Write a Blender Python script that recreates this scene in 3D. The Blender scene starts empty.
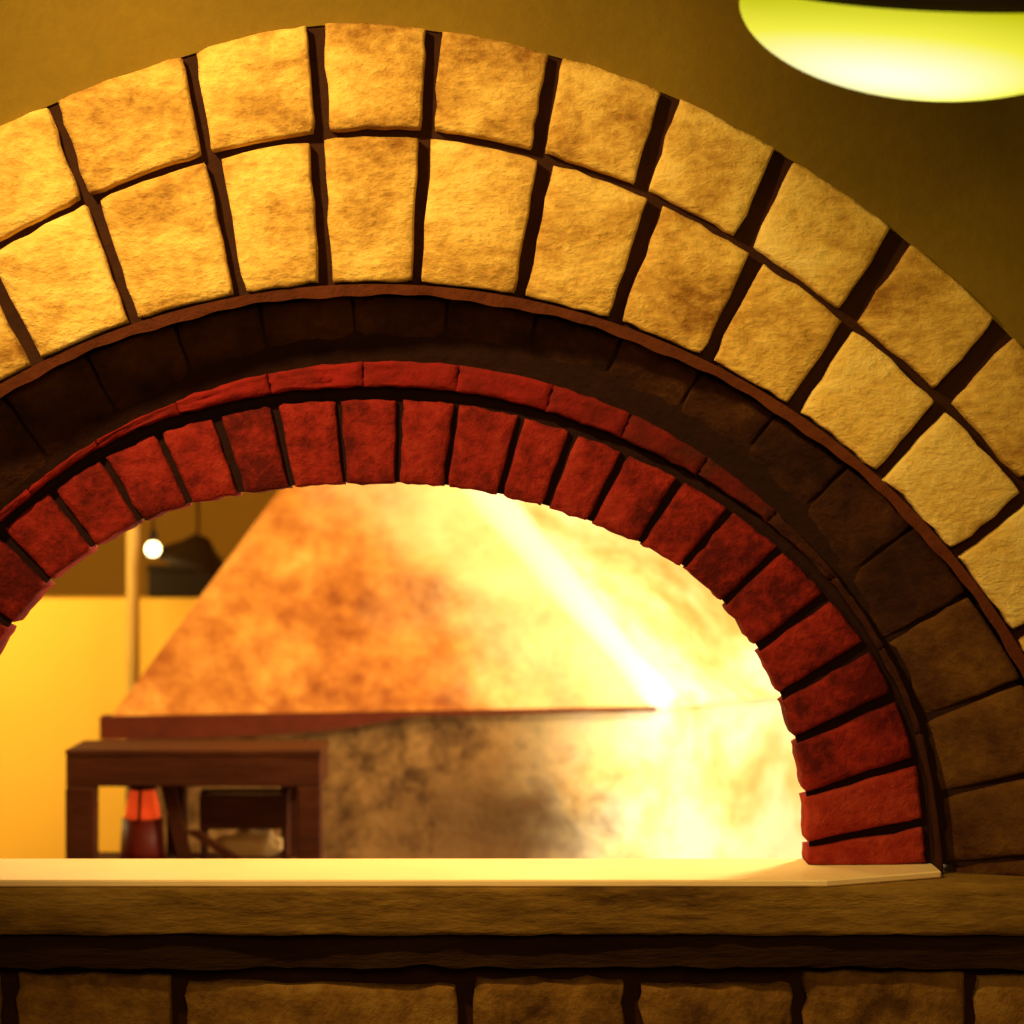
import bpy, bmesh, math, random
import numpy as np
from mathutils import Vector, noise
random.seed(7)
sc = bpy.context.scene
sc.view_settings.view_transform = 'Standard'
S = 0.00137; D = 3.0; ZC = 1.554
def P(px, py, y=0.0):
    k = S*(D+y)/D
    return Vector(((px-512)*k, y, ZC-(py-512)*k))
def link(o):
    sc.collection.objects.link(o); return o
def meshobj(name, verts, faces, mat=None, parent=None, smooth=False, tone=None):
    me = bpy.data.meshes.new(name)
    me.from_pydata([tuple(v) for v in verts], [], faces)
    me.update()
    bm = bmesh.new(); bm.from_mesh(me)
    bmesh.ops.recalc_face_normals(bm, faces=bm.faces)
    bm.to_mesh(me); bm.free()
    if tone is not None:
        a = me.attributes.new("tone", 'FLOAT', 'POINT')
        a.data.foreach_set("value", tone)
    if smooth:
        for p in me.polygons: p.use_smooth = True
    o = link(bpy.data.objects.new(name, me))
    if mat: me.materials.append(mat)
    if parent: o.parent = parent
    return o
def empty(name, loc=(0,0,0)):
    o = link(bpy.data.objects.new(name, None)); o.empty_display_size = .1
    return o
def tag(o, label, cat, **kw):
    o["label"] = label; o["category"] = cat
    for k, v in kw.items(): o[k] = v

# ---------------- materials ----------------
def mat_base(name):
    m = bpy.data.materials.new(name); m.use_nodes = True
    nt = m.node_tree; b = nt.nodes["Principled BSDF"]
    b.inputs["Specular IOR Level"].default_value = .12
    return m, nt, b
def ramp(nt, cols, pos=None):
    r = nt.nodes.new("ShaderNodeValToRGB")
    n = len(cols)
    while len(r.color_ramp.elements) < n: r.color_ramp.elements.new(.5)
    for i, c in enumerate(cols):
        r.color_ramp.elements[i].position = pos[i] if pos else i/(n-1)
        r.color_ramp.elements[i].color = (*c, 1)
    return r
def noisy(name, cols, scale=6, rough=.85, bump=.3, bscale=40, detail=6, dist=0.0, tone=0.0, stretch=(1,1,1), pos=None, bdist=.01, fine=0.0):
    m, nt, b = mat_base(name); L = nt.links
    tc = nt.nodes.new("ShaderNodeTexCoord")
    mp = nt.nodes.new("ShaderNodeMapping"); mp.inputs["Scale"].default_value = stretch
    L.new(tc.outputs["Object"], mp.inputs[0])
    n = nt.nodes.new("ShaderNodeTexNoise"); n.inputs["Scale"].default_value = scale
    n.inputs["Detail"].default_value = detail; n.inputs["Distortion"].default_value = dist
    n.inputs["Roughness"].default_value = .6
    L.new(mp.outputs[0], n.inputs["Vector"])
    fac = n.outputs["Fac"]
    n2 = nt.nodes.new("ShaderNodeTexNoise"); n2.inputs["Scale"].default_value = bscale
    n2.inputs["Detail"].default_value = 8; n2.inputs["Roughness"].default_value = .65
    L.new(mp.outputs[0], n2.inputs["Vector"])
    if tone:
        at = nt.nodes.new("ShaderNodeAttribute"); at.attribute_name = "tone"
        ma = nt.nodes.new("ShaderNodeMath"); ma.operation = 'MULTIPLY_ADD'
        ma.inputs[1].default_value = tone
        L.new(at.outputs["Fac"], ma.inputs[0]); L.new(fac, ma.inputs[2]); fac = ma.outputs[0]
    if fine:
        m2 = nt.nodes.new("ShaderNodeMath"); m2.operation='MULTIPLY_ADD'; m2.inputs[1].default_value = fine
        sb = nt.nodes.new("ShaderNodeMath"); sb.operation='SUBTRACT'; sb.inputs[1].default_value=.5
        L.new(n2.outputs["Fac"], sb.inputs[0]); L.new(sb.outputs[0], m2.inputs[0]); L.new(fac, m2.inputs[2]); fac = m2.outputs[0]
    r = ramp(nt, cols, pos); L.new(fac, r.inputs[0])
    L.new(r.outputs[0], b.inputs["Base Color"])
    b.inputs["Roughness"].default_value = rough
    bp = nt.nodes.new("ShaderNodeBump"); bp.inputs["Strength"].default_value = bump
    bp.inputs["Distance"].default_value = bdist
    L.new(n2.outputs["Fac"], bp.inputs["Height"]); L.new(bp.outputs[0], b.inputs["Normal"])
    m["ramp"]=r.name
    return m
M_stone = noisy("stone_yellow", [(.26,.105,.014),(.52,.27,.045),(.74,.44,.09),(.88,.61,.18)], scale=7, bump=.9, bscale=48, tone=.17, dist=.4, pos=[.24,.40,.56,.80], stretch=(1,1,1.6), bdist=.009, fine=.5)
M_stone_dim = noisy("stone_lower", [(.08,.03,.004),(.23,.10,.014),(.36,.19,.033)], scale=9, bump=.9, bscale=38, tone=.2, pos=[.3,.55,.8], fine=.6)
M_mortar = noisy("mortar_dark", [(.014,.004,.001),(.045,.012,.002)], scale=20, bump=.6)
M_red = noisy("red_brick", [(.08,.004,.002),(.23,.012,.006),(.34,.034,.014)], scale=14, bump=.9, bscale=60, tone=.22, pos=[.3,.55,.9], fine=.7)
M_lip = noisy("red_lip", [(.035,.008,.002),(.10,.006,.003),(.28,.010,.006)], pos=[0,.3,.8], scale=20, bump=.7, tone=.2)
M_redmortar = noisy("mortar_red", [(.008,.0015,.0007),(.020,.003,.001)], scale=30, bump=.5)
M_soffmortar = noisy("mortar_soffit", [(.012,.003,.001),(.028,.007,.0015)], scale=30, bump=.5)
M_dark = noisy("dark_brick", [(.020,.005,.001),(.052,.015,.003),(.11,.042,.006),(.17,.075,.010)], scale=9, bump=.8, tone=.13, pos=[.3,.55,.8,1.0], fine=.5)
M_edge = noisy("edge_brown", [(.05,.010,.003),(.14,.03,.006)], scale=14, bump=.6)
M_wall = noisy("plaster_olive", [(.09,.050,.003),(.17,.094,.006),(.26,.15,.011)], scale=1.8, bump=.4, bscale=50, bdist=.005, fine=.35)
M_sill = noisy("pale_marble", [(.80,.52,.22),(.9,.65,.32)], scale=8, rough=.35, bump=.1)
M_beam = noisy("beam_stone", [(.08,.034,.004),(.19,.090,.012),(.32,.17,.028)], scale=7, bump=.7, stretch=(.5,1,2.0), pos=[.3,.5,.75], fine=.5)
M_darkwood = noisy("dark_wood", [(.010,.003,.001),(.045,.015,.003)], scale=12, bump=1, stretch=(.3,1,2))
M_tablewood = noisy("dark_table_wood", [(.014,.003,.001),(.05,.011,.002),(.10,.026,.005)], scale=12, bump=.5, stretch=(.4,1,2), rough=.6)
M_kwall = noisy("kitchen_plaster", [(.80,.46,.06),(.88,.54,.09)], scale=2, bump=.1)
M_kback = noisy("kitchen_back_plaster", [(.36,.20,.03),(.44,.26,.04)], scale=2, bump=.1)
M_floor = noisy("floor_tile", [(.15,.07,.02),(.25,.13,.04)], scale=5, bump=.2)
M_metal = noisy("dark_metal", [(.010,.005,.002),(.025,.012,.004)], scale=10, rough=.5, bump=.1)
M_pole = noisy("brass_pole", [(.42,.25,.06),(.5,.32,.09)], scale=10, rough=.5, bump=.05)
M_sack = noisy("flour_sack", [(.4,.22,.07),(.6,.38,.15)], scale=10, bump=.4)
M_hoodb = noisy("hood_plaster_lit_haze", [(.72,.45,.15),(.92,.70,.34),(1,.93,.70)], scale=3.4, bump=.8, bscale=8, dist=.7, detail=9, pos=[.34,.46,.60], bdist=.03, fine=.5)  # lit copy of the hood plaster, glow and steam haze painted in
M_rim = noisy("hood_rim_brick", [(.04,.006,.002),(.12,.02,.005)], scale=16, bump=.6)
M_bead = noisy("ridge_highlight_cream", [(.98,.90,.66),(1,.95,.78)], scale=5, bump=.1)
def emis(name, col, st):
    m, nt, b = mat_base(name)
    b.inputs["Base Color"].default_value = (*col,1)
    b.inputs["Emission Color"].default_value = (*col,1)
    b.inputs["Emission Strength"].default_value = st
    return m
def body_mat():
    m, nt, b = mat_base("oven_body_soot_haze"); L = nt.links
    tc = nt.nodes.new("ShaderNodeTexCoord")
    def mixc(f,a,c):
        mx = nt.nodes.new("ShaderNodeMix"); mx.data_type='RGBA'
        L.new(f,mx.inputs[0])
        if isinstance(a,tuple): mx.inputs[6].default_value=(*a,1)
        else: L.new(a,mx.inputs[6])
        if isinstance(c,tuple): mx.inputs[7].default_value=(*c,1)
        else: L.new(c,mx.inputs[7])
        return mx.outputs[2]
    def noi(s,d,ro,di):
        n = nt.nodes.new("ShaderNodeTexNoise"); n.inputs["Scale"].default_value = s; n.inputs["Detail"].default_value = d
        n.inputs["Distortion"].default_value = di; n.inputs["Roughness"].default_value=ro
        L.new(tc.outputs["Object"], n.inputs["Vector"]); return n.outputs["Fac"]
    def madd(a,k,c):
        q=nt.nodes.new("ShaderNodeMath"); q.operation='MULTIPLY_ADD'; L.new(a,q.inputs[0]); q.inputs[1].default_value=k
        if isinstance(c,float): q.inputs[2].default_value=c
        else: L.new(c,q.inputs[2])
        return q.outputs[0]
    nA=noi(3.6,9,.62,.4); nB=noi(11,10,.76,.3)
    r1 = ramp(nt, [(.72,.46,.16),(.92,.70,.34),(1,.93,.68)], [.36,.48,.60]); L.new(nA, r1.inputs[0])  # pale swirls paint bright steam haze on the body; soot mixes in below
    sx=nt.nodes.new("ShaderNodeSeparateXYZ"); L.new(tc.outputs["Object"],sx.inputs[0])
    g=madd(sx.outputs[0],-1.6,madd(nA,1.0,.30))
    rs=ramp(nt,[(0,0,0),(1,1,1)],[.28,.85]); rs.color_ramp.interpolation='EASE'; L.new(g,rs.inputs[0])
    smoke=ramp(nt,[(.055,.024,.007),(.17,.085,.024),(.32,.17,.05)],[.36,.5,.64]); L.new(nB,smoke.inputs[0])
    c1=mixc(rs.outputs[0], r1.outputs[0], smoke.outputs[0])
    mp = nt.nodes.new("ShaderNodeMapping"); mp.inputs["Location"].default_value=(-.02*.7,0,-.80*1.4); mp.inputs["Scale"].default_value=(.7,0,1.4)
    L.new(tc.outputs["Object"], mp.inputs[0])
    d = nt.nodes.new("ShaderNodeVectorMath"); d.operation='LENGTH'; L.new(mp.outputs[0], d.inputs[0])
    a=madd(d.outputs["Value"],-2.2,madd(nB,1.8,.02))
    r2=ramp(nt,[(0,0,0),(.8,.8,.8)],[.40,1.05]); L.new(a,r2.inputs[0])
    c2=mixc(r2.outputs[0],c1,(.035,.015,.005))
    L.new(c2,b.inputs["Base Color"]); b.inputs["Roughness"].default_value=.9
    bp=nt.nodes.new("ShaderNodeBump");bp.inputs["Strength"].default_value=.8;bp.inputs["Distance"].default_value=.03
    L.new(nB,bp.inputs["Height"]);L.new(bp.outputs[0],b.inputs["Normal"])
    return m
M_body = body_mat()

# ---------------- curves ----------------
C1 = (375.,1037.); C2 = (385.,925.)
def curve(pts):
    t = np.array([p[0] for p in pts]); r = np.array([p[1] for p in pts])
    o = np.argsort(t); t=t[o]; r=r[o]
    g = np.linspace(-100,100,401); v = np.interp(g,t,r)
    k = np.hanning(25); k/=k.sum()
    v2 = np.convolve(np.pad(v,(12,12),'edge'),k,'valid')
    return lambda th: float(np.interp(th,g,v2))
rI = lambda th: 752.
rM = curve([(-80,860),(-50,862),(-25.3,877),(-18.8,885),(-10.6,897),(0,906),(3.5,906),(10.6,897),(18,886),(24.3,874),(33.7,858),(41.6,852),(49.9,849),(80,849)])
rO = curve([(-80,960),(-50,965),(-22,983),(-11,998),(-3.7,1016),(3.4,1008),(10.7,996),(18,986),(25.3,970),(32.1,959),(41.7,946),(50,938),(80,938)])
rIn = curve([(-95,447),(-85,450),(-70,465),(-53.5,479),(-42.5,481),(-31,473),(-14.8,450),(-2,441),(15,445),(28.6,453),(42,469),(53.7,464),(65.7,450),(81,428),(95,422)])
rF = curve([(-95,550),(-46,550),(-36,547),(-28,544),(-15.8,533),(-3.3,526),(9.3,526),(21.7,527),(30,531),(41,541),(52.4,550),(60.4,557),(70.6,557),(83.7,543),(95,540)])
rL = curve([(-95,570),(-46,565),(0,564),(60,572),(70,572),(84,560),(95,560)])
def rB(th):
    t = math.radians(th); dx, dy = math.sin(t), -math.cos(t)
    ox, oy = C2[0]-C1[0], C2[1]-C1[1]; R = 742
    b = ox*dx+oy*dy; c = ox*ox+oy*oy-R*R
    return -b+math.sqrt(b*b-c)
def pol(C, th, r):
    t = math.radians(th); return C[0]+r*math.sin(t), C[1]-r*math.cos(t)
YS=-.03
ZS = P(0,880,YS).z   # sill top
XS = (948-512)*S
def clampz(v):
    zm = ZS+.0008 if v.x < XS else ZS-.0107
    if v.z < zm: v = Vector((v.x,v.y,zm))
    return v

class Bag:
    def __init__(s): s.v=[]; s.f=[]; s.t=[]
    def block(s, fn, n=9, m=9, depth=.05, bev=.005, rnd=.025, wob=1.2, amp=.0018, tone=0.):
        b = len(s.v); sd = random.uniform(0,1000)
        def pt(i,j):
            a = math.sin((2*i/n-1)*math.pi/2); c = math.sin((2*j/m-1)*math.pi/2)
            a2 = a*math.sqrt(1-rnd*c**6); c2 = c*math.sqrt(1-rnd*a**6)
            x,y,d = fn((a2+1)/2,(c2+1)/2)
            w = Vector((a*1.3+sd, c*1.3, sd*.37))
            x += wob*noise.noise(w*2.2)*2; y += wob*noise.noise(w*2.2+Vector((9,3,1)))*2
            e = max(abs(a),abs(c)); prof = max(0,(e-.85)/.15)**2
            dd = d + bev*prof + amp*noise.noise(w*2.2)*2
            return x,y,dd
        for j in range(m+1):
            for i in range(n+1):
                x,y,d = pt(i,j); s.v.append(P(x,y,d)); s.t.append(tone)
        for j in range(m):
            for i in range(n):
                q = b+j*(n+1)+i; s.f.append((q,q+1,q+n+2,q+n+1))
        ring = [(i,0) for i in range(n)]+[(n,j) for j in range(m)]+[(i,m) for i in range(n,0,-1)]+[(0,j) for j in range(m,0,-1)]
        b2 = len(s.v)
        for i,j in ring:
            src = s.v[b+j*(n+1)+i]; s.v.append(src+Vector((0,depth,0))); s.t.append(tone)
        L = len(ring)
        for k in range(L):
            i,j = ring[k]; i2,j2 = ring[(k+1)%L]
            s.f.append((b+j*(n+1)+i, b+j2*(n+1)+i2, b2+(k+1)%L, b2+k))
        s.f.append(tuple(b2+k for k in range(L)))
    def obj(s,name,mat,parent=None,clamp=True):
        if clamp: s.v=[clampz(v) for v in s.v]
        return meshobj(name,s.v,s.f,mat,parent,True,s.t)
def sector(C, th0, th1, ra, rb, ya, yb, gap, ga=None):
    def fn(u,v):
        rm = (ra(th0)+rb(th0))/2
        g = math.degrees((gap if ga is None else ga)/2/rm)
        th = (th0+g)+(th1-th0-2*g)*u
        a, b = ra(th)+gap/2, rb(th)-gap/2
        r = a+(b-a)*v
        x,y = pol(C,th,r)
        return x,y, ya+(yb-ya)*v
    return fn
def annulus(name, C, ra, rb, ya, yb, mat, parent, t0=-90, t1=90, thick=.04, n=120, clamp=True):
    v=[];f=[]
    for i in range(n+1):
        th=t0+(t1-t0)*i/n
        for r,y in ((ra(th),ya),(rb(th),yb),(rb(th),yb+thick),(ra(th),ya+thick)):
            x,z=pol(C,th,r); p=P(x,z,y); v.append(clampz(p) if clamp else p)
    for i in range(n):
        for k in range(4):
            a=4*i+k; b=4*i+(k+1)%4
            f.append((a,b,b+4,a+4))
    f.append((0,1,2,3)); f.append((4*n,4*n+1,4*n+2,4*n+3))
    return meshobj(name,v,f,mat,parent,False)

# ---------------- brick arch ----------------
arch = empty("brick_arch")
tag(arch, "arch of two yellow stone block rings around dark and red brick", "arch")
jo = [-80,-75,-67,-59,-51,-43,-35,-27,-19.1,-10.8,-3.4,3.4,10.3,17.4,24.8,33.3,41.6,50,58.3,66.5,75,80]
ji = [-78,-75,-67,-59,-51,-43,-35,-26.7,-18.7,-10.5,-3.7,3.2,10.9,18.6,26.0,33.7,41.9,50.3,58.,66.5,75,78]
B=Bag()
for a,b in zip(jo,jo[1:]):
    B.block(sector(C1,a,b,rM,lambda t:rO(t)+6,-.018,-.014,9,ga=random.choice([11,14,17]) if a<10 else random.choice([18,24,30])),tone=random.uniform(-.8,.6), depth=.05,bev=.004,wob=1.5,amp=.002,rnd=.03)
B.obj("outer_stone_ring",M_stone,arch)
B=Bag()
for a,b in zip(ji,ji[1:]):
    B.block(sector(C1,a,b,rI,rM,-.020,-.018,9,ga=random.choice([10,13,17])),tone=random.uniform(-.6,.8), depth=.055,bev=.004,wob=1.5,amp=.002,rnd=.03)
B.obj("inner_stone_ring",M_stone,arch)
annulus("mortar_bed",C1,lambda t:752.,lambda t:rO(t)+6,.006,.006,M_mortar,arch,-84,84)
annulus("stone_ring_edging",C1,lambda t:742.+1.2*math.sin(t*.5)+.8*math.sin(t*1.9),lambda t:753.,-.008,-.012,M_edge,arch,-80,80,thick=.05,n=260)
B=Bag()
js=[-90,-84]
while js[-1]<78: js.append(js[-1]+7.9+random.uniform(-.9,.9))
js[-1]=min(js[-1],84); js.append(91)
for a,b in zip(js,js[1:]):
    lower = a>60
    B.block(sector(C2,a,b,rL,rB,.10,.03,2.5 if not lower else 6),tone=random.uniform(-.8,.6)+(1.6 if lower else 0),depth=.04,wob=1.0,amp=.001,bev=.0025 if not lower else .004)
B.obj("soffit_brick_ring",M_dark,arch)
annulus("soffit_mortar",C2,lambda t:rF(t)-4,lambda t:rB(t)+18,.112,.040,M_soffmortar,arch,-91,91,thick=.035)
B=Bag(); th=-84.; jr=[]
while th<80: jr.append(th); th+=6.5+random.uniform(-.5,.5)
jr.append(84.)
for a,b in zip(jr,jr[1:]):
    B.block(sector(C2,a,b,lambda t:rIn(t)-1,rF,.095,.095,1,ga=random.uniform(5,10) if a<45 else random.uniform(8,13)),tone=random.uniform(-.7,.4)+(.4 if a>60 else 0),depth=.06,wob=1.1,amp=.002,bev=.005,rnd=.02)
B.obj("red_brick_ring",M_red,arch)
annulus("red_ring_mortar",C2,lambda t:rIn(t)+1,lambda t:rF(t)+6,.108,.108,M_redmortar,arch,-91,91,thick=.045)
B=Bag(); th=-84.; jl=[]
while th<78: jl.append(th); th+=9.+random.uniform(-1,1)
jl.append(86.)
for a,b in zip(jl,jl[1:]):
    B.block(sector(C2,a,b,lambda t:min(rF(t)+12,rL(t)-8),rL,.08,.075,1,ga=.6),n=16,tone=(.3 if a<10 else .3-(a-10)/12)+random.uniform(-.2,.2),depth=.04,wob=1.0,amp=.002,bev=.005,rnd=.0)
B.obj("red_lip_ring",M_lip,arch)

# ---------------- wall ----------------
w = annulus("wall_front",C1,rO,lambda t:1650.,.002,.002,M_wall,None,-90,90,thick=.165,clamp=False)
for v in w.data.vertices: v.co.z=max(v.co.z,ZS)
tag(w,"olive brown plaster wall around the arch","wall",kind="structure")
def box(name,x0,x1,y0,y1,z0,z1,mat,parent=None,bev=.0,seg=2):
    v=[(x,y,z) for z in(z0,z1) for y in(y0,y1) for x in(x0,x1)]
    f=[(0,1,3,2),(4,5,7,6),(0,1,5,4),(2,3,7,6),(0,2,6,4),(1,3,7,5)]
    o=meshobj(name,v,f,mat,parent)
    if bev:
        m=o.modifiers.new("b",'BEVEL'); m.width=bev; m.segments=seg
    return o
def slab(name, xl, xr, y0, y1, z0, z1, mat, nx=60, amp=.002, parent=None, ny=3, nz=3, sc_=8, front=None):
    me=bpy.data.meshes.new(name)
    bm=bmesh.new()
    idx={}
    for i in range(nx+1):
        for j in range(ny+1):
            for k in range(nz+1):
                if i in(0,nx) or j in(0,ny) or k in(0,nz):
                    x=xl+(xr-xl)*i/nx; z=z0+(z1-z0)*k/nz
                    yf=front(x) if front else y0
                    y=yf+(y1-yf)*j/ny
                    p=Vector((x,y,z)); d=noise.noise_vector(p*sc_)*amp+noise.noise_vector(p*sc_*4)*amp*.5
                    dz = d.z if k!=nz else 0
                    if k==0: dz=abs(d.z)
                    idx[i,j,k]=bm.verts.new(p+Vector((0,d.y,dz)))
    def q(a,b,c,d): bm.faces.new([idx[a],idx[b],idx[c],idx[d]])
    for i in range(nx):
        for j in range(ny):
            for k in(0,nz): q((i,j,k),(i+1,j,k),(i+1,j+1,k),(i,j+1,k))
        for k in range(nz):
            for j in(0,ny): q((i,j,k),(i+1,j,k),(i+1,j,k+1),(i,j,k+1))
    for j in range(ny):
        for k in range(nz):
            for i in(0,nx): q((i,j,k),(i,j+1,k),(i,j+1,k+1),(i,j,k+1))
    bmesh.ops.recalc_face_normals(bm,faces=bm.faces)
    bm.to_mesh(me); bm.free(); me.materials.append(mat)
    o=link(bpy.data.objects.new(name,me))
    if parent:o.parent=parent
    return o
xt=(822-512)*S
sill=slab("marble_sill",-1.25,XS,YS,.155,ZS-.010,ZS,M_sill,nx=120,amp=.0006,front=lambda x: YS+max(0,(x-xt)/(XS-xt))*.075)
bv=sill.modifiers.new("b",'BEVEL'); bv.width=.003; bv.limit_method='ANGLE'
tag(sill,"pale marble sill slab lit bright under the arch opening","sill")
zb1=P(0,936,-.035).z
beam=slab("stone_ledge",-1.7,1.7,-.035,.155,zb1,ZS-.0105,M_beam,amp=.004,nx=240,nz=8)
for p in beam.data.polygons:p.use_smooth=True
tag(beam,"long brown stone ledge beneath the marble sill","ledge")
zb2=P(0,970,-.02).z
wood=slab("dark_timber",-1.7,1.7,-.018,.021,zb2,zb1-.001,M_darkwood,amp=.012,nx=200,nz=5,ny=2,sc_=5)  # rough dark timber strip between the ledge and the block course
for v in wood.data.vertices: v.co.y=min(v.co.y,.0215)
tag(wood,"rough dark timber under the stone ledge","timber")
B=Bag()
rows=[([-420,-210,-150,10,180,465,635,798,970,1130,1330,1500],[972,988,975,975,985,980,985,972,976,980,980],1085),
      ([-420,-260,-60,90,300,520,700,900,1060,1250,1500],[1095]*10,1200)]
for xs,tops,bot in rows:
    for a,b,tp in zip(xs,xs[1:],tops):
        g=random.uniform(6,11)
        def fn(u,v,a=a,b=b,tp=tp,bot=bot,g=g): return a+g+(b-a-2*g)*u, tp+(bot-8-tp)*v, .0
        B.block(fn,n=12,tone=random.uniform(-.5,.5),depth=.05,wob=3,amp=.004)
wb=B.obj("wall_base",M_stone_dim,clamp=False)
tag(wb,"course of brown stone blocks below the ledge","wall",kind="structure")
wc=box("wall_core",-1.7,1.7,.022,.14,0,zb1-.001,M_mortar)
tag(wc,"dark mortar core of the lower wall","wall",kind="structure")

# ---------------- kitchen shell ----------------
def struct(o,l): tag(o,l,"wall" if o.name.startswith("wall") else o.name,kind="structure"); return o
struct(box("floor",-3,3,-4.5,5,-.1,0,M_floor),"dull brown tiled floor")
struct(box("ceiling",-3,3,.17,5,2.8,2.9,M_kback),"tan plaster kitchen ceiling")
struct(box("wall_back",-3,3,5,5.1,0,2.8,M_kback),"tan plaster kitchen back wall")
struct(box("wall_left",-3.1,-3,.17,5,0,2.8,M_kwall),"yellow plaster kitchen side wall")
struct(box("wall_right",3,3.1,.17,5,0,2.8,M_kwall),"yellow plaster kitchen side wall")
pt=box("wall_partition",-2.9,P(228,0,3.2).x,3.2,3.35,0,P(0,598,3.2).z,M_kwall,bev=.01)
struct(pt,"half height bright yellow plaster partition wall")

# ---------------- oven ----------------
oven=empty("pizza_oven"); tag(oven,"plastered wood fired oven with faceted hood and sooty body","oven")
zb=1.07
A=(-.945,2.15);Bp=(.365,2.40);Cc=(1.43,3.4);Dd=(1.0,4.3);E=(-.2,4.1);F=(-.75,2.9)
base=[A,Bp,Cc,Dd,E,F]
topc=P(322,440,2.7),P(425,440,2.75),P(570,440,3.1)
zt=P(0,432,2.75).z
top=[(topc[0].x,2.72),(topc[1].x,2.78),(topc[2].x,3.12),(.25,3.5),(0,3.5),(-.35,3.1)]
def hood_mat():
    m=noisy("hood_plaster_ridge_lit", [(.24,.066,.012),(.42,.150,.024),(.62,.28,.05),(.80,.46,.11)], scale=3.0, bump=.8, bscale=14, dist=.3, detail=9, pos=[.32,.44,.57,.72], bdist=.02, fine=.5)
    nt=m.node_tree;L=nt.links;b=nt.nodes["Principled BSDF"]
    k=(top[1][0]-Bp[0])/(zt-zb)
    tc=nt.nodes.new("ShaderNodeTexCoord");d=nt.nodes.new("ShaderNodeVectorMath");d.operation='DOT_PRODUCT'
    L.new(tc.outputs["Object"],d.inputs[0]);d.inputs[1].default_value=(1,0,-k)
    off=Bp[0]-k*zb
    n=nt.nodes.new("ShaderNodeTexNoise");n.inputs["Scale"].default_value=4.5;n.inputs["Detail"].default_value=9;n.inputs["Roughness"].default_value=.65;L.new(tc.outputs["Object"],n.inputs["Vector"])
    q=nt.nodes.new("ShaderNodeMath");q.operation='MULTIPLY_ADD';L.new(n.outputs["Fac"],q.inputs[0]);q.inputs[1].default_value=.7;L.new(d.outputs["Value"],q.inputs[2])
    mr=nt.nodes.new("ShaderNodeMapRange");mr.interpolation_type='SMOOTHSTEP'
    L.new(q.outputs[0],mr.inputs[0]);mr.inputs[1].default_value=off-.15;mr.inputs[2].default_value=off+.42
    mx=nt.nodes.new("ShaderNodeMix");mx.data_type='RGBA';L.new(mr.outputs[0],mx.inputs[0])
    L.new(nt.nodes[m["ramp"]].outputs[0],mx.inputs[6]);mx.inputs[7].default_value=(.92,.70,.34,1)  # paler toward the ridge: light on the plaster mixed into its colour
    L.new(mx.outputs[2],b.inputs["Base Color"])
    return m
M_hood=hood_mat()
def facet(p0,p1,q0,q1,z0,z1,n=30):
    v=[];f=[]
    nrm=(Vector((*p1,z0))-Vector((*p0,z0))).cross(Vector((*q0,z1))-Vector((*p0,z0))).normalized()
    for j in range(n+1):
        for i in range(n+1):
            u=i/n;t=j/n
            a=Vector((*p0,z0)).lerp(Vector((*p1,z0)),u);b=Vector((*q0,z1)).lerp(Vector((*q1,z1)),u)
            p=a.lerp(b,t); e=min(u,1-u,t,1-t)
            v.append(p+nrm*noise.noise(p*4)*.03*min(1,e*8))
    for j in range(n):
        for i in range(n):
            q=j*(n+1)+i;f.append((q,q+1,q+n+2,q+n+1))
    return v,f
def multi(name,specs,mat,parent):
    v=[];f=[]
    for s in specs:
        a,b=facet(*s); k=len(v); v+=a; f+=[tuple(k+i for i in q) for q in b]
    return meshobj(name,v,f,mat,parent,True)
idx=[(0,1),(1,2),(2,3),(3,4),(4,5),(5,0)]
sp=[(base[i],base[j],top[i],top[j],zb,zt) for i,j in idx]
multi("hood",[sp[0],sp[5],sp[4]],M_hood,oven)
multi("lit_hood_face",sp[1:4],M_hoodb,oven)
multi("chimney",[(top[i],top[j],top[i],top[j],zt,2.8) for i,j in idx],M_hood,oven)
ins=lambda p,k:(p[0]*k+.1*(1-k), 3.1+(p[1]-3.1)*k)
bi=[ins(p,.97) for p in base]
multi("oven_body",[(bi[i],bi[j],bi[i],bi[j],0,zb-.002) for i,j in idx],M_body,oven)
rv=[];rf=[];n=60
for i in range(n+1):
    u=i/n; a=Vector((*ins(A,1.02),0)).lerp(Vector((*ins(Bp,1.02),0)),u*.99)
    h=.05*max(.12,1-(u/.56)**4) if u<.56 else .0065
    h=max(h,.0065)+.002*noise.noise(Vector((i*.3,0,0)))
    for dy,z in((0,zb+.004),(.06,zb+.004),(.06,zb-h),(0,zb-h)):
        rv.append(a+Vector((0,dy,z)))
for i in range(n):
    for k in range(4):
        a=4*i+k;b=4*i+(k+1)%4;rf.append((a,b,b+4,a+4))
rf+=[(0,1,2,3),(4*n,4*n+1,4*n+2,4*n+3)]
meshobj("hood_rim",rv,rf,M_rim,oven)
def tube(name,pts,rs,mat,parent=None,seg=16):
    v=[];f=[]
    pts=[Vector(p) for p in pts]
    for k,p in enumerate(pts):
        d=(pts[min(k+1,len(pts)-1)]-pts[max(k-1,0)]).normalized()
        a=d.orthogonal().normalized() if abs(d.z)<.99 else Vector((1,0,0)); b=d.cross(a)
        for i in range(seg):
            t=2*math.pi*i/seg; v.append(p+(a*math.cos(t)+b*math.sin(t))*rs[k])
    for k in range(len(pts)-1):
        for i in range(seg):
            f.append((k*seg+i,k*seg+(i+1)%seg,(k+1)*seg+(i+1)%seg,(k+1)*seg+i))
    f.append(tuple(range(seg)));f.append(tuple((len(pts)-1)*seg+i for i in range(seg)))
    return meshobj(name,v,f,mat,parent,True)
b0=Vector((*Bp,zb)); b1=Vector((*top[1],zt))
rp=[b0.lerp(b1,t)+Vector((.012,.03,0)) for t in np.linspace(.0,1,14)]
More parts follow.
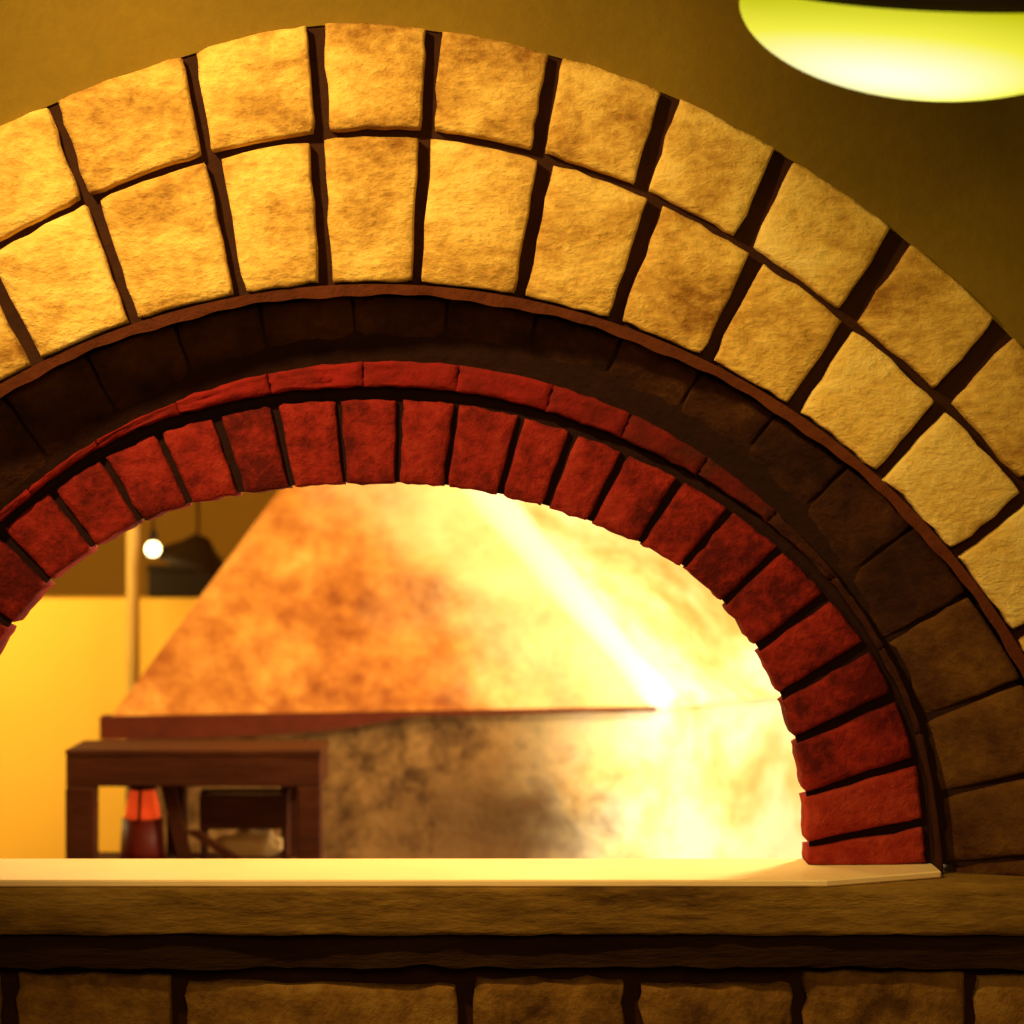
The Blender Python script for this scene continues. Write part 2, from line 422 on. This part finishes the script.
tube("hood_ridge_highlight",rp,[.045+.02*k/13+.012*noise.noise(Vector((k*.6,0,0))) for k in range(14)],M_bead,oven,24)  # near-white bead standing in for the bright highlight along the ridge

# ---------------- table ----------------
yt0,yt1=1.60,1.80
def X(px,y): return P(px,0,y).x
def Z(py,y): return P(0,py,y).z
tab=empty("side_table"); tag(tab,"dark wooden side table with thick apron and lower shelf","table")
xl,xr=X(65,yt0),X(321,yt0); zt_=Z(750,yt0)
box("tabletop",xl,xr,yt0+.001,yt1,zt_-.012,zt_,M_tablewood,tab,.002)
box("apron",xl+.001,xr-.001,yt0+.003,yt1-.02,Z(787,yt0),zt_-.0125,M_tablewood,tab,.003)
lw=.062
legs=[(xl,yt0),(xr-.05,yt0),(xl+.19,yt1-.058),(xr-.10,yt1-.058)]
za=Z(787,yt0)-.0005
for i,(x,y) in enumerate(legs):
    box("leg",x,x+(lw if i==0 else .05 if i==1 else .04),y,y+.05,0,za,M_tablewood,tab,.004)
zs=Z(866,yt0)
box("shelf",xl+.01,xr-.01,yt0+.02,yt1-.005,zs-.02,zs,M_tablewood,tab,.003)
for p0,p1 in((Vector((X(168,1.66),1.655,za-.001)),Vector((X(186,1.66),1.655,zs+.004))),
             (Vector((X(192,1.66),1.655,Z(830,1.66))),Vector((X(238,1.66),1.655,zs+.004)))):
    hw=.014
    v=[p+Vector((sx*hw,sy*.012,0)) for p in(p0,p1) for sx,sy in((-1,-1),(1,-1),(1,1),(-1,1))]
    meshobj("brace",v,[(0,1,2,3),(4,5,6,7),(0,1,5,4),(1,2,6,5),(2,3,7,6),(3,0,4,7)],M_tablewood,tab)
lan=empty("red_lantern"); tag(lan,"small dim red glass lantern standing on the table shelf","lantern")
lx,ly=X(143,1.69),1.685
M_redglow=emis("red_glow",(.85,.07,.010),.55); M_reddim=emis("red_dim",(.08,.006,.002),.06)
tube("lantern_glass",[(lx,ly,zs+.090),(lx,ly,zs+.11),(lx,ly,zs+.15)],[.038,.036,.027],M_redglow,lan,20)
tube("lantern_base",[(lx,ly,zs+.001),(lx,ly,zs+.02),(lx,ly,zs+.089)],[.05,.048,.044],M_reddim,lan,20)
tube("lantern_cap",[(lx,ly,zs+.151),(lx,ly,zs+.158),(lx,ly,zs+.165)],[.03,.026,.01],M_metal,lan,20)
tube("lantern_bar",[(lx,ly-.045,zs+.088),(lx,ly-.03,zs+.152)],[.0035,.0035],M_metal,lan,8)
cr=empty("wooden_stand"); tag(cr,"dark open wooden stand on the table shelf","stand")
cx0,cx1=X(200,1.69),X(288,1.69)
slab("front_board",cx0,cx1,1.68,1.692,Z(829,1.69),Z(794,1.69),M_tablewood,nx=12,amp=.002,parent=cr)
for x in(cx0,cx1-.012):
    box("post",x,x+.012,1.694,1.704,zs+.001,Z(794,1.69),M_tablewood,cr,.002)
    box("post",x,x+.012,1.728,1.738,zs+.001,Z(794,1.69),M_tablewood,cr,.002)
box("stand_top",cx0,cx1,1.694,1.738,Z(794,1.69)+.0005,Z(791,1.69),M_tablewood,cr)
bm=bmesh.new(); bmesh.ops.create_uvsphere(bm,u_segments=32,v_segments=16,radius=1)
me=bpy.data.meshes.new("flour_sack")
for vv in bm.verts:
    c_=vv.co.copy(); n_=noise.noise(c_*2)*.3
    vv.co=Vector((c_.x*.072*(1+n_)+X(250,1.71),c_.y*.010+1.716,(max(-.7,c_.z)+.7)*.034*(1+n_)+zs+.001))
bm.to_mesh(me);bm.free();me.materials.append(M_sack)
for p in me.polygons:p.use_smooth=True
sk=link(bpy.data.objects.new("flour_sack",me)); tag(sk,"small pale cloth flour sack lying on the table shelf","sack")

# ---------------- pole, lamps, box ----------------
pole=tube("metal_pole",[(X(133,2.9),2.9,0),(X(133,2.9),2.9,2.8)],[.018,.018],M_pole)
tag(pole,"slim brass coloured pole rising to the ceiling","pole")
gl=empty("globe_lamp"); tag(gl,"small glowing globe lamp hanging on a thin cord","lamp")
gx,gy,gz=X(153,2.75),2.75,Z(549,2.75)
bm=bmesh.new(); bmesh.ops.create_uvsphere(bm,u_segments=24,v_segments=16,radius=.020)
me=bpy.data.meshes.new("bulb");bm.to_mesh(me);bm.free();me.materials.append(emis("bulb_glow",(1,.9,.45),6))
o=link(bpy.data.objects.new("bulb",me));o.location=(gx,gy,gz);o.parent=gl
tube("socket",[(gx,gy,gz+.021),(gx,gy,gz+.05)],[.012,.01],M_metal,gl)
tube("cord",[(gx,gy,gz+.05),(gx,gy,2.8)],[.003,.003],M_metal,gl,8)
pl=empty("pendant_lamp"); tag(pl,"dark metal cone shade pendant lamp over the partition","lamp")
hx,hy=X(198,3.0),3.0
sh=tube("lamp_shade",[(0,0,-.055),(0,0,-.03),(0,0,.005),(0,0,.035)],[.125,.10,.05,.02],M_metal,pl,24)
sh.location=(hx,hy,Z(548,3)); sh.rotation_euler=(0,math.radians(18),0)
tube("cord",[(hx,hy,Z(546,3)),(hx,hy,2.8)],[.004,.004],M_metal,pl,8)
zp=P(0,598,3.2).z
bx=empty("storage_box"); tag(bx,"dark storage box with lid standing on the yellow partition","box")
box("box_body",X(148,3.22),X(226,3.22),3.215,3.33,zp+.001,zp+.075,M_metal,bx,.006)
box("lid",X(146,3.21),X(227,3.21),3.21,3.335,zp+.0755,zp+.092,M_metal,bx,.004)

# ---------------- big hanging lamp ----------------
yl=-.6; c=P(935,9,yl)
R=(935-740)*S*(D+yl)/D; H=(103-14)*S*(D+yl)/D
def lamp_glass():
    m,nt,b=mat_base("lamp_glass_glow");L=nt.links
    tc=nt.nodes.new("ShaderNodeTexCoord")
    mp=nt.nodes.new("ShaderNodeMapping"); mp.inputs["Scale"].default_value=(.45,.30,1.5); mp.inputs["Location"].default_value=(.065*.45,R*.5*.30,.050*1.5)
    L.new(tc.outputs["Object"],mp.inputs[0])
    d=nt.nodes.new("ShaderNodeVectorMath");d.operation='LENGTH'
    L.new(mp.outputs[0],d.inputs[0])
    r=ramp(nt,[(1,1,.80),(1,.97,.45),(.90,.86,.06),(.50,.50,.0)],[.018,.045,.075,.12]);L.new(d.outputs["Value"],r.inputs[0])
    L.new(r.outputs[0],b.inputs["Emission Color"]);b.inputs["Emission Strength"].default_value=1.0
    b.inputs["Base Color"].default_value=(.1,.1,.01,1)
    return m
def lathe(name,prof,mat,parent,seg=96):
    v=[];f=[]
    for r,z in prof:
        for i in range(seg):
            t=2*math.pi*i/seg;v.append((r*math.cos(t),r*math.sin(t),z))
    for k in range(len(prof)-1):
        for i in range(seg):
            f.append((k*seg+i,k*seg+(i+1)%seg,(k+1)*seg+(i+1)%seg,(k+1)*seg+i))
    f.append(tuple(range(seg)));f.append(tuple((len(prof)-1)*seg+i for i in range(seg)))
    return meshobj(name,v,f,mat,parent,True)
hl=empty("hanging_lamp"); tag(hl,"hanging lamp with glowing yellow green glass bowl and dark metal cap","lamp")
hl.location=c; hl.rotation_euler=(math.radians(19.5),math.radians(1.5),0)
prof=[(R*math.sin(t),-H*.98*math.cos(t)**1.1) for t in np.linspace(.03,math.pi/2-.03,20)]
prof+=[(R*1.0,.0),(R*.995,.008),(R*.95,.016),(R*.90,.018)]
lathe("glass_bowl",prof,lamp_glass(),hl)
lathe("metal_cap",[(R*.86,.012),(R*.895,.018),(R*.88,.04),(R*.8,.08),(R*.3,.12),(.02,.14)],M_metal,hl)
tube("stem",[(0,0,.13),(0,0,.9)],[.008,.008],M_metal,hl)

# ---------------- lights ----------------
def light(kind,loc,power,col,size=.1,target=None,spot=None,blend=.8):
    l=bpy.data.lights.new("light",kind);l.energy=power;l.color=col
    if kind=='AREA': l.size=size
    else: l.shadow_soft_size=size
    if spot: l.spot_size=math.radians(spot);l.spot_blend=blend
    o=link(bpy.data.objects.new("light",l));o.location=loc
    if target is not None:
        o.rotation_euler=(Vector(target)-Vector(loc)).to_track_quat('-Z','Y').to_euler()
    return o
light('SPOT',(-1.0,-1.2,2.75),235,(1,.72,.28),.06,(-.25,0,1.83),56,1.0)
light('AREA',(.2,-3.2,2.3),26,(1,.70,.26),.8,(.1,0,1.5))
light('POINT',(.95,1.0,1.95),170,(1,.81,.48),.12)
light('POINT',(.80,1.60,1.0),64,(1,.86,.60),.12)
light('POINT',(-.9,1.3,2.1),34,(1,.72,.32),.12)
light('POINT',(-1.7,2.3,1.5),55,(1,.80,.28),.2)
light('POINT',(.1,.45,2.3),22,(1,.75,.36),.1)
light('POINT',(c.x,c.y-.05,c.z-H-.06),1.1,(.85,.80,.1),.05)
wd=bpy.data.worlds.new("world");sc.world=wd;wd.use_nodes=True
wd.node_tree.nodes["Background"].inputs[0].default_value=(1,.5,.12,1)
wd.node_tree.nodes["Background"].inputs[1].default_value=.06
# ---------------- camera ----------------
cd=bpy.data.cameras.new("camera");cam=link(bpy.data.objects.new("camera",cd))
cam.location=(0,-D,ZC);cam.rotation_euler=(math.pi/2,0,0)
cd.sensor_width=36;cd.lens=36*D/(1024*S)
cd.dof.use_dof=True;cd.dof.focus_distance=3.0;cd.dof.aperture_fstop=3.6
sc.camera=cam
